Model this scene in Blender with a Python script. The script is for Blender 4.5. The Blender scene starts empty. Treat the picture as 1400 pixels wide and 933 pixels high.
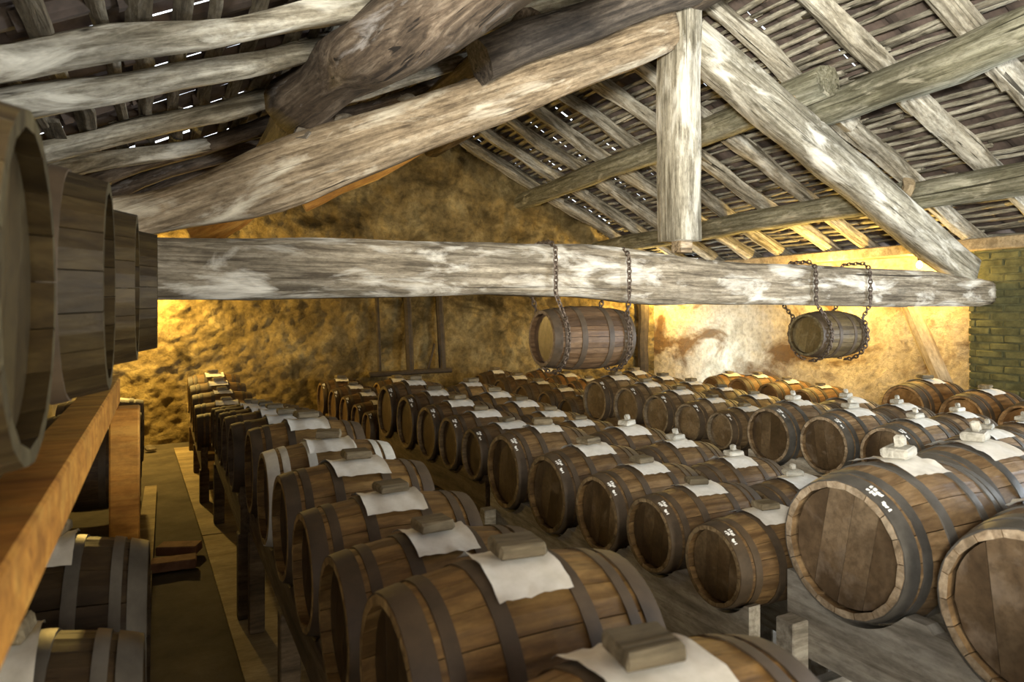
import bpy, bmesh, math, random
from mathutils import Vector, Matrix, noise as mnoise
R_ = random.Random(7)
PI = math.pi
scene = bpy.context.scene
COL = scene.collection

# ------------------------------------------------------------------ camera
EYE = 1.5
FPX, HY, YAW = 950.0, 425.0, math.atan2(480, 950)
cam_d = bpy.data.cameras.new('camera'); cam = bpy.data.objects.new('camera', cam_d); COL.objects.link(cam)
cam.location = (0, 0, EYE); cam.rotation_euler = (PI / 2, 0, -YAW)
cam_d.sensor_fit = 'HORIZONTAL'; cam_d.sensor_width = 36; cam_d.lens = 36 * FPX / 1400
cam_d.shift_y = -(466.5 - HY) / 1400; cam_d.clip_start = 0.02
cam_d.dof.use_dof = True; cam_d.dof.focus_distance = 4.0; cam_d.dof.aperture_fstop = 4.5
scene.camera = cam
# ------------------------------------------------------------------ world, exposure, side-window daylight and added fill lights
w = bpy.data.worlds.new('overcast_sky'); scene.world = w; w.use_nodes = True
bg = w.node_tree.nodes['Background']; bg.inputs[0].default_value = (0.86, 0.93, 1.0, 1); bg.inputs[1].default_value = 2.2
vs = scene.view_settings
vs.view_transform = 'Standard'; vs.look = 'None'; vs.gamma = 1.0; vs.use_curve_mapping = False; vs.exposure = 0.7
def area(name, loc, target, sx, sy, power, color):
    d = bpy.data.lights.new(name, 'AREA'); d.shape = 'RECTANGLE'; d.size = sx; d.size_y = sy
    d.energy = power; d.color = color
    o = bpy.data.objects.new(name, d); COL.objects.link(o); o.location = loc
    o.rotation_euler = (Vector(target) - Vector(loc)).to_track_quat('-Z', 'Z').to_euler(); return o
COOL = (0.80, 0.90, 1.0); NEUT = (1.0, 0.96, 0.88); WARM = (1.0, 0.66, 0.17)
area('added_rear_warm_fill', (1.25, -2.46, 1.25), (1.7, 2.0, 1.4), 1.1, 1.7, 58, (1.0, .86, .60))  # warm fill from an unseen doorway added behind the camera
area('added_left_fill', (-.82, -1.4, 1.45), (2.6, 1.4, 1.75), 1.0, .9, 24, (1.0, .97, .93))  # neutral fill from an unseen opening added in the left wall
area('added_rear_fill', (4.9, -2.46, 1.35), (3.6, 2.5, 1.9), 2.0, 1.0, 55, NEUT)  # neutral fill from an unseen window added behind the camera
area('added_roof_fill', (-.58, -.60, 1.74), (4.4, 3.4, 4.3), .45, .3, 125, (1.0, .97, .88)).data.spread = math.radians(84)  # added light out of view that brightens the roof
area('daylight_side_window', (6.93, 0.1, 1.3), (3.0, 1.2, 1.4), 1.5, 0.9, 210, COOL)
def point(name, loc, power, color=WARM, rad=0.05):
    d = bpy.data.lights.new(name, 'POINT'); d.energy = power; d.color = color; d.shadow_soft_size = rad
    o = bpy.data.objects.new(name, d); COL.objects.link(o); o.location = loc; return o

# ------------------------------------------------------------------ pixel helpers (directions only)
SN, CS = math.sin(YAW), math.cos(YAW)
def pdir(px, py): u = px - 700; return Vector((SN * FPX + CS * u, CS * FPX - SN * u, HY - py))
def onY(px, py, Y): d = pdir(px, py); return Vector((0, 0, EYE)) + d * (Y / d.y)
RX, RZ = 3.24, 3.97                                   # ridge: x, height of the batten plane
SR, SL = 0.47, 0.44                                   # slopes
def roofz(x): return RZ - SR * (x - RX) if x > RX else RZ - SL * (RX - x)
def on_roof(px, py, off, side):
    d = pdir(px, py); s = -SR if side > 0 else SL
    t = (RZ + off - s * RX - EYE) / (d.z - s * d.x); return Vector((0, 0, EYE)) + d * t

# ------------------------------------------------------------------ object helpers
def put(o, parent=None):
    COL.objects.link(o)
    if parent is not None: o.parent = parent
    return o
def tag(o, label=None, cat=None, group=None, kind=None):
    for k, v in (('label', label), ('category', cat), ('group', group), ('kind', kind)):
        if v: o[k] = v
    return o
def meshobj(name, verts, faces, mat, parent=None, smooth=False):
    m = bpy.data.meshes.new(name); m.from_pydata([tuple(v) for v in verts], [], faces); m.update()
    if smooth: m.polygons.foreach_set('use_smooth', [True] * len(m.polygons))
    if mat: m.materials.append(mat)
    return put(bpy.data.objects.new(name, m), parent)
def bmobj(name, bm, mat, parent=None, smooth=False):
    bmesh.ops.recalc_face_normals(bm, faces=bm.faces[:])
    m = bpy.data.meshes.new(name); bm.to_mesh(m); bm.free()
    if smooth: m.polygons.foreach_set('use_smooth', [True] * len(m.polygons))
    if mat: m.materials.append(mat)
    return put(bpy.data.objects.new(name, m), parent)
def empty(name, loc=(0, 0, 0), rz=0, parent=None):
    o = bpy.data.objects.new(name, None); o.location = loc; o.rotation_euler = (0, 0, rz); o.empty_display_size = 0.05
    return put(o, parent)
def copy(o, parent=None):
    c = o.copy(); COL.objects.link(c); c.parent = parent; return c
def addbox(bm, lo, hi, bev=0.0):
    v = [bm.verts.new((x, y, z)) for x in (lo[0], hi[0]) for y in (lo[1], hi[1]) for z in (lo[2], hi[2])]
    fs = [bm.faces.new([v[i] for i in q]) for q in ((0, 1, 3, 2), (4, 6, 7, 5), (0, 4, 5, 1), (2, 3, 7, 6), (0, 2, 6, 4), (1, 5, 7, 3))]
    if bev: bmesh.ops.bevel(bm, geom=list({e for f in fs for e in f.edges}), offset=bev, segments=1, affect='EDGES', profile=0.5)
def box(name, lo, hi, mat, parent=None, bev=0.0):
    bm = bmesh.new(); addbox(bm, lo, hi, bev); return bmobj(name, bm, mat, parent)
def frame_to(o, a, b):
    a, b = Vector(a), Vector(b); d = (b - a)
    o.location = a; o.rotation_mode = 'QUATERNION'; o.rotation_quaternion = d.to_track_quat('X', 'Z'); return d.length
def log(name, a, b, ra, rb, mat, parent=None, wob=0.02, n=10, sides=10, sq=0.0, lump=0.08, seed=None, flat=1.0, bow=0.0):
    """a hewn or round log from a to b; sq: 0 round .. 1 square; built along its own X axis"""
    rr = random.Random(seed if seed is not None else R_.random()); s0 = Vector((rr.uniform(0, 90), rr.uniform(0, 90), 0))
    L = (Vector(b) - Vector(a)).length; V = []; F = []
    for i in range(n + 1):
        t = i / n; r = ra + (rb - ra) * t
        cy = wob * mnoise.noise(s0 + Vector((t * 3, 0, 0))) * 2; cz = wob * mnoise.noise(s0 + Vector((t * 3, 7, 3))) * 2 + bow * math.sin(PI * t)
        for k in range(sides):
            th = 2 * PI * (k + .5) / sides; c, s = math.cos(th), math.sin(th)
            m = 1 / max(abs(c), abs(s)); rad = r * ((1 - sq) + sq * min(m, 1.28) * 0.92)
            rad *= 1 + lump * 2 * mnoise.noise(s0 + Vector((t * L * 2.2, c * 1.2, s * 1.2)))
            V.append((t * L, cy + c * rad, cz + s * rad * flat))
    for i in range(n):
        for k in range(sides):
            k2 = (k + 1) % sides; F.append((i * sides + k, i * sides + k2, (i + 1) * sides + k2, (i + 1) * sides + k))
    F.append(tuple(range(sides))[::-1]); F.append(tuple(range(n * sides, (n + 1) * sides)))
    o = meshobj(name, V, F, mat, parent, smooth=sq < 0.6)
    for p in list(o.data.polygons)[-2:]: p.use_smooth = False
    frame_to(o, a, b); return o

# ------------------------------------------------------------------ materials
def nodes(name):
    m = bpy.data.materials.new(name); m.use_nodes = True; nt = m.node_tree; return m, nt, nt.nodes['Principled BSDF']
def N(nt, t, **kw):
    n = nt.nodes.new(t)
    for k, v in kw.items():
        if k.startswith('i_'): n.inputs[k[2:].replace('_', ' ')].default_value = v
        else: setattr(n, k, v)
    return n
def ramp(nt, fac, stops):
    r = nt.nodes.new('ShaderNodeValToRGB'); e = r.color_ramp.elements
    while len(e) < len(stops): e.new(0.5)
    for el, (p, c) in zip(e, stops): el.position = p; el.color = (*c, 1)
    nt.links.new(fac, r.inputs[0]); return r.outputs[0]
def coords(nt, scale=(1, 1, 1), rnd=True):
    tc = N(nt, 'ShaderNodeTexCoord'); out = tc.outputs['Object']
    if rnd:
        oi = N(nt, 'ShaderNodeObjectInfo'); mu = N(nt, 'ShaderNodeMath', operation='MULTIPLY'); mu.inputs[1].default_value = 37.0
        nt.links.new(oi.outputs['Random'], mu.inputs[0])
        ad = N(nt, 'ShaderNodeVectorMath', operation='ADD'); nt.links.new(out, ad.inputs[0]); nt.links.new(mu.outputs[0], ad.inputs[1]); out = ad.outputs[0]
    mp = N(nt, 'ShaderNodeMapping'); mp.inputs['Scale'].default_value = scale; nt.links.new(out, mp.inputs[0]); return mp.outputs[0]
def noise(nt, vec, scale, detail=6, rough=.6, dist=0.0):
    n = N(nt, 'ShaderNodeTexNoise'); n.inputs['Scale'].default_value = scale; n.inputs['Detail'].default_value = detail
    n.inputs['Roughness'].default_value = rough; n.inputs['Distortion'].default_value = dist; nt.links.new(vec, n.inputs['Vector']); return n.outputs['Fac']
def mix(nt, fac, a, b, mode='MIX'):
    m = N(nt, 'ShaderNodeMix', data_type='RGBA', blend_type=mode)
    for s, v in ((m.inputs[0], fac), (m.inputs[6], a), (m.inputs[7], b)):
        if isinstance(v, (int, float)): s.default_value = v
        elif isinstance(v, tuple): s.default_value = (*v, 1)
        else: nt.links.new(v, s)
    return m.outputs[2]
def bump(nt, bs, h, strength, dist=0.02):
    b = N(nt, 'ShaderNodeBump'); b.inputs['Strength'].default_value = strength; b.inputs['Distance'].default_value = dist
    nt.links.new(h, b.inputs['Height']); nt.links.new(b.outputs[0], bs.inputs['Normal'])
def wood(name, dark, mid, light, rough=.8, along=1.6, across=22, bstr=.9, patch=None, patch_at=(.52, .68), tint=False, spec=.3, cracks=True):
    m, nt, bs = nodes(name)
    g = noise(nt, coords(nt, (along, across, across)), 1.0, 8, .65, .6)
    c = ramp(nt, g, [(.34, dark), (.49, mid), (.64, light)])
    big = noise(nt, coords(nt, (.9, 3, 3)), 1.6, 4, .6, .3)
    c = mix(nt, ramp(nt, big, [(.3, (.5,) * 3), (.62, (1,) * 3)]), (0, 0, 0), c, 'MIX')
    grit = noise(nt, coords(nt, (12, 34, 34)), 1.5, 6, .7, .2); c = mix(nt, ramp(nt, grit, [(.34, (.5,) * 3), (.58, (1,) * 3)]), tuple(x * .4 for x in dark), c)
    if patch:
        p = noise(nt, coords(nt, (1.1, 4, 4)), 1.9, 6, .62, .5)
        c = mix(nt, ramp(nt, p, [(patch_at[0], (0,) * 3), (patch_at[1], (1,) * 3)]), c, patch)
    if cracks:
        k = noise(nt, coords(nt, (.7, 30, 30)), 1.0, 3, .5, .8)
        c = mix(nt, ramp(nt, k, [(.30, (1,) * 3), (.36, (0,) * 3)]), c, tuple(x * .35 for x in dark))
    if tint:
        a = N(nt, 'ShaderNodeAttribute', attribute_type='OBJECT', attribute_name='tint'); c = mix(nt, 1.0, c, a.outputs['Color'], 'MULTIPLY')
    nt.links.new(c, bs.inputs['Base Color']); bs.inputs['Roughness'].default_value = rough; bs.inputs['Specular IOR Level'].default_value = spec
    bump(nt, bs, g, bstr, .012); return m
M = {}
M['beam'] = wood('whitewashed_beam', (.11, .085, .055), (.31, .255, .175), (.54, .465, .345), patch=(.80, .75, .64), patch_at=(.50, .66), across=34, along=2.2)
M['truss'] = wood('weathered_truss', (.11, .075, .04), (.34, .25, .15), (.52, .41, .27), patch=(.70, .62, .47), patch_at=(.54, .72), across=30, along=2.0)
M['trusspale'] = wood('pale_truss', (.13, .11, .07), (.38, .34, .25), (.60, .55, .43), patch=(.78, .74, .63), patch_at=(.50, .68), across=30, along=2.0)
M['darklog'] = wood('darkest_log', (.03, .024, .018), (.085, .066, .048), (.16, .13, .1), patch=(.28, .25, .21), patch_at=(.62, .8), across=26, along=2)  # darkest of the log tones
M['bark'] = wood('dark_log', (.04, .029, .02), (.125, .09, .06), (.25, .195, .14), patch=(.46, .43, .40), patch_at=(.6, .78))
M['purlin'] = wood('green_grey_log', (.12, .11, .065), (.28, .265, .18), (.46, .44, .33), patch=(.62, .58, .45), patch_at=(.58, .74), across=28, along=1.8)
M['rafter'] = wood('split_rafter', (.11, .092, .06), (.40, .36, .275), (.66, .62, .51), patch=(.74, .71, .61), patch_at=(.55, .72))
M['batten'] = wood('split_batten', (.11, .095, .065), (.38, .345, .26), (.62, .575, .46), across=30, along=3, patch=(.15, .12, .09), patch_at=(.58, .7))
M['board'] = wood('old_board', (.055, .045, .032), (.22, .185, .13), (.42, .38, .30), across=20)
M['orange'] = wood('sawn_pine', (.34, .135, .02), (.54, .235, .035), (.66, .33, .06), across=18, cracks=False, bstr=.3)
M['plank'] = wood('pale_plank', (.34, .25, .14), (.50, .39, .24), (.62, .50, .33), across=14, cracks=False, bstr=.3)
M['rack'] = wood('grey_rack_timber', (.22, .195, .155), (.42, .385, .32), (.56, .525, .45), across=20, cracks=False, bstr=.4)
M['rackdark'] = wood('dark_rack_timber', (.07, .048, .026), (.15, .105, .058), (.23, .165, .095), across=20, cracks=False, bstr=.4)
M['stave'] = wood('oak_stave', (.115, .075, .038), (.21, .145, .075), (.31, .23, .13), rough=.55, across=26, along=2.5, bstr=.35, tint=True, cracks=False, spec=.4)
M['head'] = wood('oak_head', (.085, .06, .036), (.165, .12, .072), (.26, .205, .135), rough=.42, across=2.2, along=22, bstr=.3, tint=True, cracks=False, spec=.5, patch=(.29, .25, .20), patch_at=(.56, .78))
M['rim'] = wood('stave_end_grain', (.15, .12, .08), (.29, .24, .17), (.43, .38, .29), rough=.7, across=20, along=8, bstr=.5, tint=True, cracks=False)
M['ply'] = wood('plywood', (.36, .27, .14), (.46, .36, .2), (.54, .43, .25), across=6, along=1.2, cracks=False, bstr=.1)
M['block'] = wood('stopper_block', (.10, .078, .045), (.19, .15, .09), (.28, .23, .145), across=30, cracks=False)
M['paleblock'] = wood('pale_stopper', (.38, .36, .29), (.53, .50, .42), (.68, .65, .56), across=30, cracks=False)
def plain(name, a, b, sc=14, rough=.7, metal=0, bs_=.4, tint=False, det=8):
    m, nt, bs = nodes(name); n = noise(nt, coords(nt), sc, det, .65); c = ramp(nt, n, [(.32, a), (.68, b)])
    if tint:
        at = N(nt, 'ShaderNodeAttribute', attribute_type='OBJECT', attribute_name='tint'); c = mix(nt, 1.0, c, at.outputs['Color'], 'MULTIPLY')
    nt.links.new(c, bs.inputs['Base Color']); bs.inputs['Roughness'].default_value = rough; bs.inputs['Metallic'].default_value = metal
    bump(nt, bs, n, bs_, .006); return m
M['hoop'] = plain('rusted_hoop', (.042, .028, .015), (.10, .068, .038), 9, .62, 0)
M['steelhoop'] = plain('dull_steel_hoop', (.075, .069, .06), (.17, .158, .138), 8, .45, .4)
M['paintedhoop'] = plain('white_painted_hoop', (.52, .50, .43), (.72, .70, .62), 12, .6)
M['chain'] = plain('rusted_chain', (.07, .05, .035), (.16, .12, .09), 40, .55, .6)
M['cloth'] = plain('linen_cloth', (.66, .63, .55), (.80, .77, .70), 30, .9, 0, .25)
M['paint'] = plain('white_paint_mark', (.8, .8, .77), (.92, .92, .9), 30, .8)
M['tile'] = plain('roof_tile_clay', (.045, .034, .027), (.14, .10, .078), 6, .9)
M['brick'] = plain('mossy_brick', (.045, .045, .017), (.15, .145, .06), 9, .95, 0, .9)
M['mortar'] = plain('pier_mortar', (.05, .05, .022), (.13, .13, .06), 12, .95, 0, .9)
M['stone'] = plain('loose_stone', (.10, .085, .06), (.24, .20, .15), 12, .9)
M['redbrick'] = plain('loose_red_brick', (.16, .075, .04), (.30, .16, .09), 12, .9, 0, .7)
M['dirt'] = plain('earth_floor', (.06, .048, .03), (.14, .115, .075), 3.5, .95, 0, .8)
M['tarp'] = plain('white_sheet', (.66, .70, .74), (.82, .85, .88), 8, .5)
M['blue'] = plain('blue_strip', (.16, .27, .42), (.24, .36, .52), 8, .6)
M['darkiron'] = plain('dark_frame_wood', (.03, .022, .014), (.08, .058, .036), 12, .8)
def plaster(name, dark, mid, light, stain, st_at, sc=1.5):
    m, nt, bs = nodes(name); v = coords(nt, rnd=False)
    n = noise(nt, v, 2.3, 10, .68, .4); c = ramp(nt, n, [(.3, dark), (.5, mid), (.68, light)])
    s = noise(nt, coords(nt, (1, 1, 1.5), rnd=False), sc, 5, .6, .6); c = mix(nt, ramp(nt, s, [(st_at[0], (0,) * 3), (st_at[1], (1,) * 3)]), c, stain)
    f = noise(nt, v, 16, 8, .7, .3); c = mix(nt, ramp(nt, f, [(.35, (.55,) * 3), (.55, (1,) * 3)]), tuple(x * .4 for x in dark), c)
    nt.links.new(c, bs.inputs['Base Color']); bs.inputs['Roughness'].default_value = .95; bs.inputs['Specular IOR Level'].default_value = .1
    bump(nt, bs, f, .9, .03); return m
M['wall_back'] = plaster('rough_plaster_back', (.10, .072, .028), (.26, .19, .08), (.44, .345, .16), (.07, .05, .02), (.52, .68))
M['wall_right'] = plaster('rough_plaster_right', (.30, .235, .14), (.54, .45, .31), (.66, .57, .42), (.17, .10, .045), (.50, .60), 1.1)
M['wall_plain'] = plaster('rough_plaster_plain', (.2, .17, .12), (.34, .30, .23), (.46, .42, .34), (.18, .15, .1), (.55, .7))
m, nt, bs = nodes('lamp_glow'); bs.inputs['Base Color'].default_value = (1, .8, .5, 1); bs.inputs['Emission Color'].default_value = (1, .62, .2, 1); bs.inputs['Emission Strength'].default_value = 12; M['bulb'] = m
m, nt, bs = nodes('added_tube_glow'); bs.inputs['Base Color'].default_value = (.9, .95, 1, 1); bs.inputs['Emission Color'].default_value = (.75, .88, 1, 1); bs.inputs['Emission Strength'].default_value = 8; M['tube'] = m

# ------------------------------------------------------------------ the setting
XL, XR, YB, YF = -0.80, 7.0, 8.85, -2.5
def rough_wall(name, fn, nu, nv, amp, mat):
    V, F = [], []
    for j in range(nv + 1):
        for i in range(nu + 1):
            p, nrm = fn(i / nu, j / nv); p = Vector(p)
            h = mnoise.noise(p * 1.3) * 1.2 + mnoise.noise(p * 4.1) * .8 + mnoise.noise(p * 9.7) * .7 + mnoise.noise(p * 21.0) * .45
            V.append(p + Vector(nrm) * (amp * h))
    for j in range(nv):
        for i in range(nu):
            a = j * (nu + 1) + i; F.append((a, a + 1, a + nu + 2, a + nu + 1))
    return tag(meshobj(name, V, F, mat, None, True), kind='structure')
rough_wall('floor', lambda u, v: ((XL - .1 + (XR - XL + .2) * u, YF + (YB - YF + .1) * v, -0.02), (0, 0, 1)), 80, 110, .012, M['dirt'])
def fback(u, v):
    x = XL - .1 + (XR - XL + .2) * u; top = roofz(x) + .03; return (x, YB, -0.05 + (top + .05) * v), (0, -1, 0)
rough_wall('wall_back', fback, 260, 130, .042, M['wall_back'])
def wall_with_hole(name, axis, pos, thick, lo, hi, h0, h1, topfn, mat, kind='structure'):
    """wall of four boxes round one opening; axis 'x': wall runs along y at x = pos"""
    bm = bmesh.new()
    def seg(a, b, z0, z1):
        if axis == 'x': addbox(bm, (pos, a, z0), (pos + thick, b, z1))
        else: addbox(bm, (a, pos, z0), (b, pos + thick, z1))
    seg(lo, h0[0], -.05, topfn); seg(h0[1], hi, -.05, topfn); seg(h0[0], h0[1], -.05, h1[0]); seg(h0[0], h0[1], h1[1], topfn)
    return tag(bmobj(name, bm, mat), kind=kind)
rough_wall('wall_right', lambda u, v: ((XR, 1.0 + (YB - .98) * u, -.05 + 2.2 * v), (-1, 0, 0)), 170, 60, .022, M['wall_right'])
wall_with_hole('wall_right_front', 'x', XR - .02, .3, YF - .1, 1.02, (-.7, .9), (.8, 1.85), 2.15, M['wall_plain'])
wall_with_hole('wall_left', 'x', XL - .3, .3, YF - .1, YB + .1, (-1.92, -.88), (.98, 1.92), 2.25, M['wall_plain'])  # left opening is added out of view for fill light
bm = bmesh.new()   # wall behind the camera; doorway and window added for fill light
addbox(bm, (XL - .1, YF - .3, -.05), (.65, YF, 2.3)); addbox(bm, (1.85, YF - .3, -.05), (3.8, YF, 2.1)); addbox(bm, (6.0, YF - .3, -.05), (XR + .2, YF, 2.1)); addbox(bm, (3.8, YF - .3, -.05), (6.0, YF, .8)); addbox(bm, (3.8, YF - .3, 1.9), (6.0, YF, 2.1)); addbox(bm, (.65, YF - .3, 2.15), (1.85, YF, 2.4))
v = [bm.verts.new(p) for p in ((XL - .1, YF - .01, 2.05), (XR + .2, YF - .01, 2.05), (RX, YF - .01, RZ + .05), (XL - .1, YF - .28, 2.05), (XR + .2, YF - .28, 2.05), (RX, YF - .28, RZ + .05))]
for q in ((0, 1, 2), (3, 5, 4), (0, 2, 5, 3), (1, 4, 5, 2), (0, 3, 4, 1)): bm.faces.new([v[i] for i in q])
tag(bmobj('wall_front', bm, M['wall_plain']), kind='structure')
# brick pier under the tie beam's end
PX0, PY0, PY1 = 6.84, 2.75, 3.93
pier = tag(box('wall_pier', (PX0 + .012, PY0, 0), (XR + .05, PY1 - .012, 2.1), M['mortar']), kind='structure')
bkm = []
for q in range(4):
    bm = bmesh.new(); addbox(bm, (0, 0, 0), (.10, .235, .058), .006)
    for vv in bm.verts: vv.co += Vector((R_.uniform(-.004, .004), R_.uniform(-.004, .004), R_.uniform(-.003, .003)))
    b = bmobj('brick', bm, M['brick'], pier); bkm.append(b.data)
    b.location = (PX0, PY0 + q * .25, .30)
for r in range(5, 30):
    y = PY0 - (.12 if r % 2 else 0)
    while y < PY1 - .05:
        b = bpy.data.objects.new('brick', R_.choice(bkm)); put(b, pier)
        l = min(.235, PY1 - y); s = max(y, PY0)
        b.scale = (1, (min(y + .235, PY1) - s) / .235, 1)
        b.location = (PX0 + R_.uniform(-.006, .008), s, .30 + (r - 4) * .07); y += .25
tag(box('trim_1', (6.72, YF, 2.06), (7.08, YB, 2.17), M['plank'], bev=.01), kind='structure')   # wall plates
tag(box('trim_2', (XL - .1, YF, 2.03), (XL + .22, YB, 2.15), M['rackdark'], bev=.01), kind='structure')

tag(log('corner_strip', (6.68, 8.70, 0), (6.69, 8.71, 2.05), .085, .08, M['darkiron'], sq=.8, n=6, sides=8), kind='structure')  # dark upright strip where the back and right walls meet
# ------------------------------------------------------------------ roof
roof = tag(empty('ceiling', (RX, 0, 0)), kind='structure')
def inroof(o): 
    o.parent = roof; o.matrix_parent_inverse = Matrix.Translation((-RX, 0, 0)); return o
for side in (1, -1):                                   # clay tiles above the battens: too many and too hidden to pick apart
    V, F = [], []
    s = SR if side > 0 else SL; hx = (XR + .35 - RX) if side > 0 else (RX - XL + .35)
    ln = hx * math.sqrt(1 + s * s); ax = Vector((side, 0, -s)).normalized(); up = Vector((side * s, 0, 1)).normalized()
    nr = int(ln / .33) + 1; nc = int((YB + .3 - YF) / .155)
    for r in range(nr):
        for c in range(nc):
            y = YF - .1 + c * .155 + R_.uniform(-.012, .012); d0 = -.06 + r * .33 + R_.uniform(-.03, .03)
            if R_.random() < (.004 if y > 1.5 else 0): continue
            wdt = .098 + R_.uniform(-.014, .004); h0 = .045 + .012 * (c % 2) + R_.uniform(0, .008); tl = R_.uniform(-.02, .02); base = len(V)
            for e in (0, 1):
                p = Vector((RX, 0, RZ)) + ax * (d0 + e * .43) + up * (h0 + .02 * (1 - e)) 
                sg = 1 if c % 2 else -1
                for k in range(5):
                    a = -1 + k * .5; V.append(p + Vector((0, y + a * wdt + tl * e, 0)) + up * (sg * .026 * (1 - a * a)))
            for k in range(4): F.append((base + k, base + k + 1, base + 6 + k, base + 5 + k))
    t = inroof(meshobj('roof_tiles', V, F, M['tile'])); tag(t, kind='stuff')
# ridge beam and purlins
def P(x, y, off): return Vector((x, y, roofz(x) + off))
inroof(log('ridge_beam', (RX, YF, 3.70), (RX + .02, YB + .1, 3.69), .13, .12, M['bark'], sq=.5, n=16))
inroof(log('purlin', on_roof(690, 285, -.27, 1), on_roof(1132, 112, -.25, 1), .115, .125, M['purlin'], sq=.25, n=12, bow=.0))
a, b = on_roof(1090, 165, -.26, 1), on_roof(1400, 46, -.24, 1)
inroof(log('purlin', a, b + (b - a) * .5, .125, .135, M['purlin'], sq=.35, n=10))
a, b = on_roof(850, 334, -.28, 1), on_roof(1235, 266, -.27, 1)
inroof(log('purlin', a + (a - b) * .35, b, .115, .12, M['purlin'], sq=.2, n=12))
a, b = on_roof(1225, 275, -.26, 1), on_roof(1400, 243, -.25, 1)
inroof(log('purlin', a, b + (b - a) * 2.0, .125, .13, M['purlin'], sq=.2, n=10))
inroof(log('purlin', on_roof(398, 152, -.24, -1), on_roof(760, -115, -.24, -1), .15, .17, M['bark'], sq=.15, n=12, wob=.05, lump=.14))
inroof(log('purlin', P(.7, 3.9, -.22), P(.75, YB, -.22), .11, .10, M['bark'], n=12))
inroof(log('purlin', P(2.0, 3.7, -.20), P(2.05, YB, -.2), .10, .10, M['bark'], n=12))
inroof(log('purlin', onY(655, 88, 3.62), onY(1010, -45, 3.62), .125, .12, M['darklog'], sq=.5, n=8, wob=.03))
# common rafters
yr = [2.0, 2.62, 3.24, 3.86, 4.40, 4.95, 5.50, 6.08, 6.66, 7.25, 7.85, 8.45]
for y in yr:
    dy = R_.uniform(-.08, .08)
    inroof(log('rafter', P(RX + .05, y + dy * .3, -.07), P(5.05, y - dy * .3, -.08), .07, .085, M['rafter'], sq=.75, n=14, wob=.022, lump=.2, sides=8))
    inroof(log('rafter', P(4.75, y - dy * .3, -.085), P(XR + .1, y + dy, -.075), .085, .072, M['rafter'], sq=.75, n=14, wob=.022, lump=.2, sides=8))
for (a, b, r) in (((0, 84), (524, 2), .056), ((0, 140), (476, 62), .058), ((70, 210), (418, 122), .055), ((100, 232), (402, 172), .052)):
    p, q = on_roof(*a, -.06, -1), on_roof(*b, -.06, -1); p = p + (p - q) * .35
    inroof(log('rafter', p, q, r * 1.08, r, M['rafter'], sq=.5, n=14, wob=.03, lump=.2, sides=9))
for y in [1.9, 2.3, 3.1, 3.75, 4.7, 5.4, 6.0, 6.6, 7.2, 7.8, 8.4]:
    inroof(log('rafter', P(.75, y, -.07), P(RX - .05, y + R_.uniform(-.1, .1), -.06), .06, .055, M['rafter' if y < 5 else 'bark'], sq=.5, n=10, wob=.03, lump=.16, sides=8))
for y in [5.0, 5.6, 6.2, 6.9, 7.5, 8.2]:
    inroof(log('rafter', P(XL, y, -.07), P(.9, y, -.06), .055, .055, M['bark'], sq=.5, n=10, wob=.03, lump=.16, sides=8))
# battens: right slope split sticks, left slope rough boards
d = .04
while d < (XR + .1 - RX):
    y = 1.35 + R_.uniform(0, .7)
    while y < YB:
        l = min(R_.uniform(1.3, 2.4), YB + .05 - y); x = RX + d + R_.uniform(-.014, .014)
        if l > .3:
            inroof(log('batten', P(x, y, .012 + R_.uniform(0, .008)), P(x + R_.uniform(-.03, .03), y + l, .012 + R_.uniform(0, .008)), R_.uniform(.028, .043), R_.uniform(.024, .040), M['batten'], sq=.4, n=6, wob=.02, sides=6, lump=.28, flat=.5))
        y += l * R_.uniform(.93, 1.0)
    d += R_.uniform(.078, .100)
d = .1
while d < RX - XL:
    y = 1.2 + R_.uniform(0, .5)
    while y < YB:
        l = min(R_.uniform(1.6, 2.8), YB + .05 - y); x = RX - d + R_.uniform(-.02, .02)
        if l > .3:
            wv = R_.uniform(.028, .048)
            inroof(log('batten', P(x, y, .018 + R_.uniform(0, .01)), P(x + R_.uniform(-.05, .05), y + l, .018 + R_.uniform(0, .01)), wv, wv * R_.uniform(.8, 1.1), M['board'], sq=.6, n=5, wob=.02, sides=6, lump=.22, flat=.35))
        y += l * .98
    d += R_.uniform(.10, .15)
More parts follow.
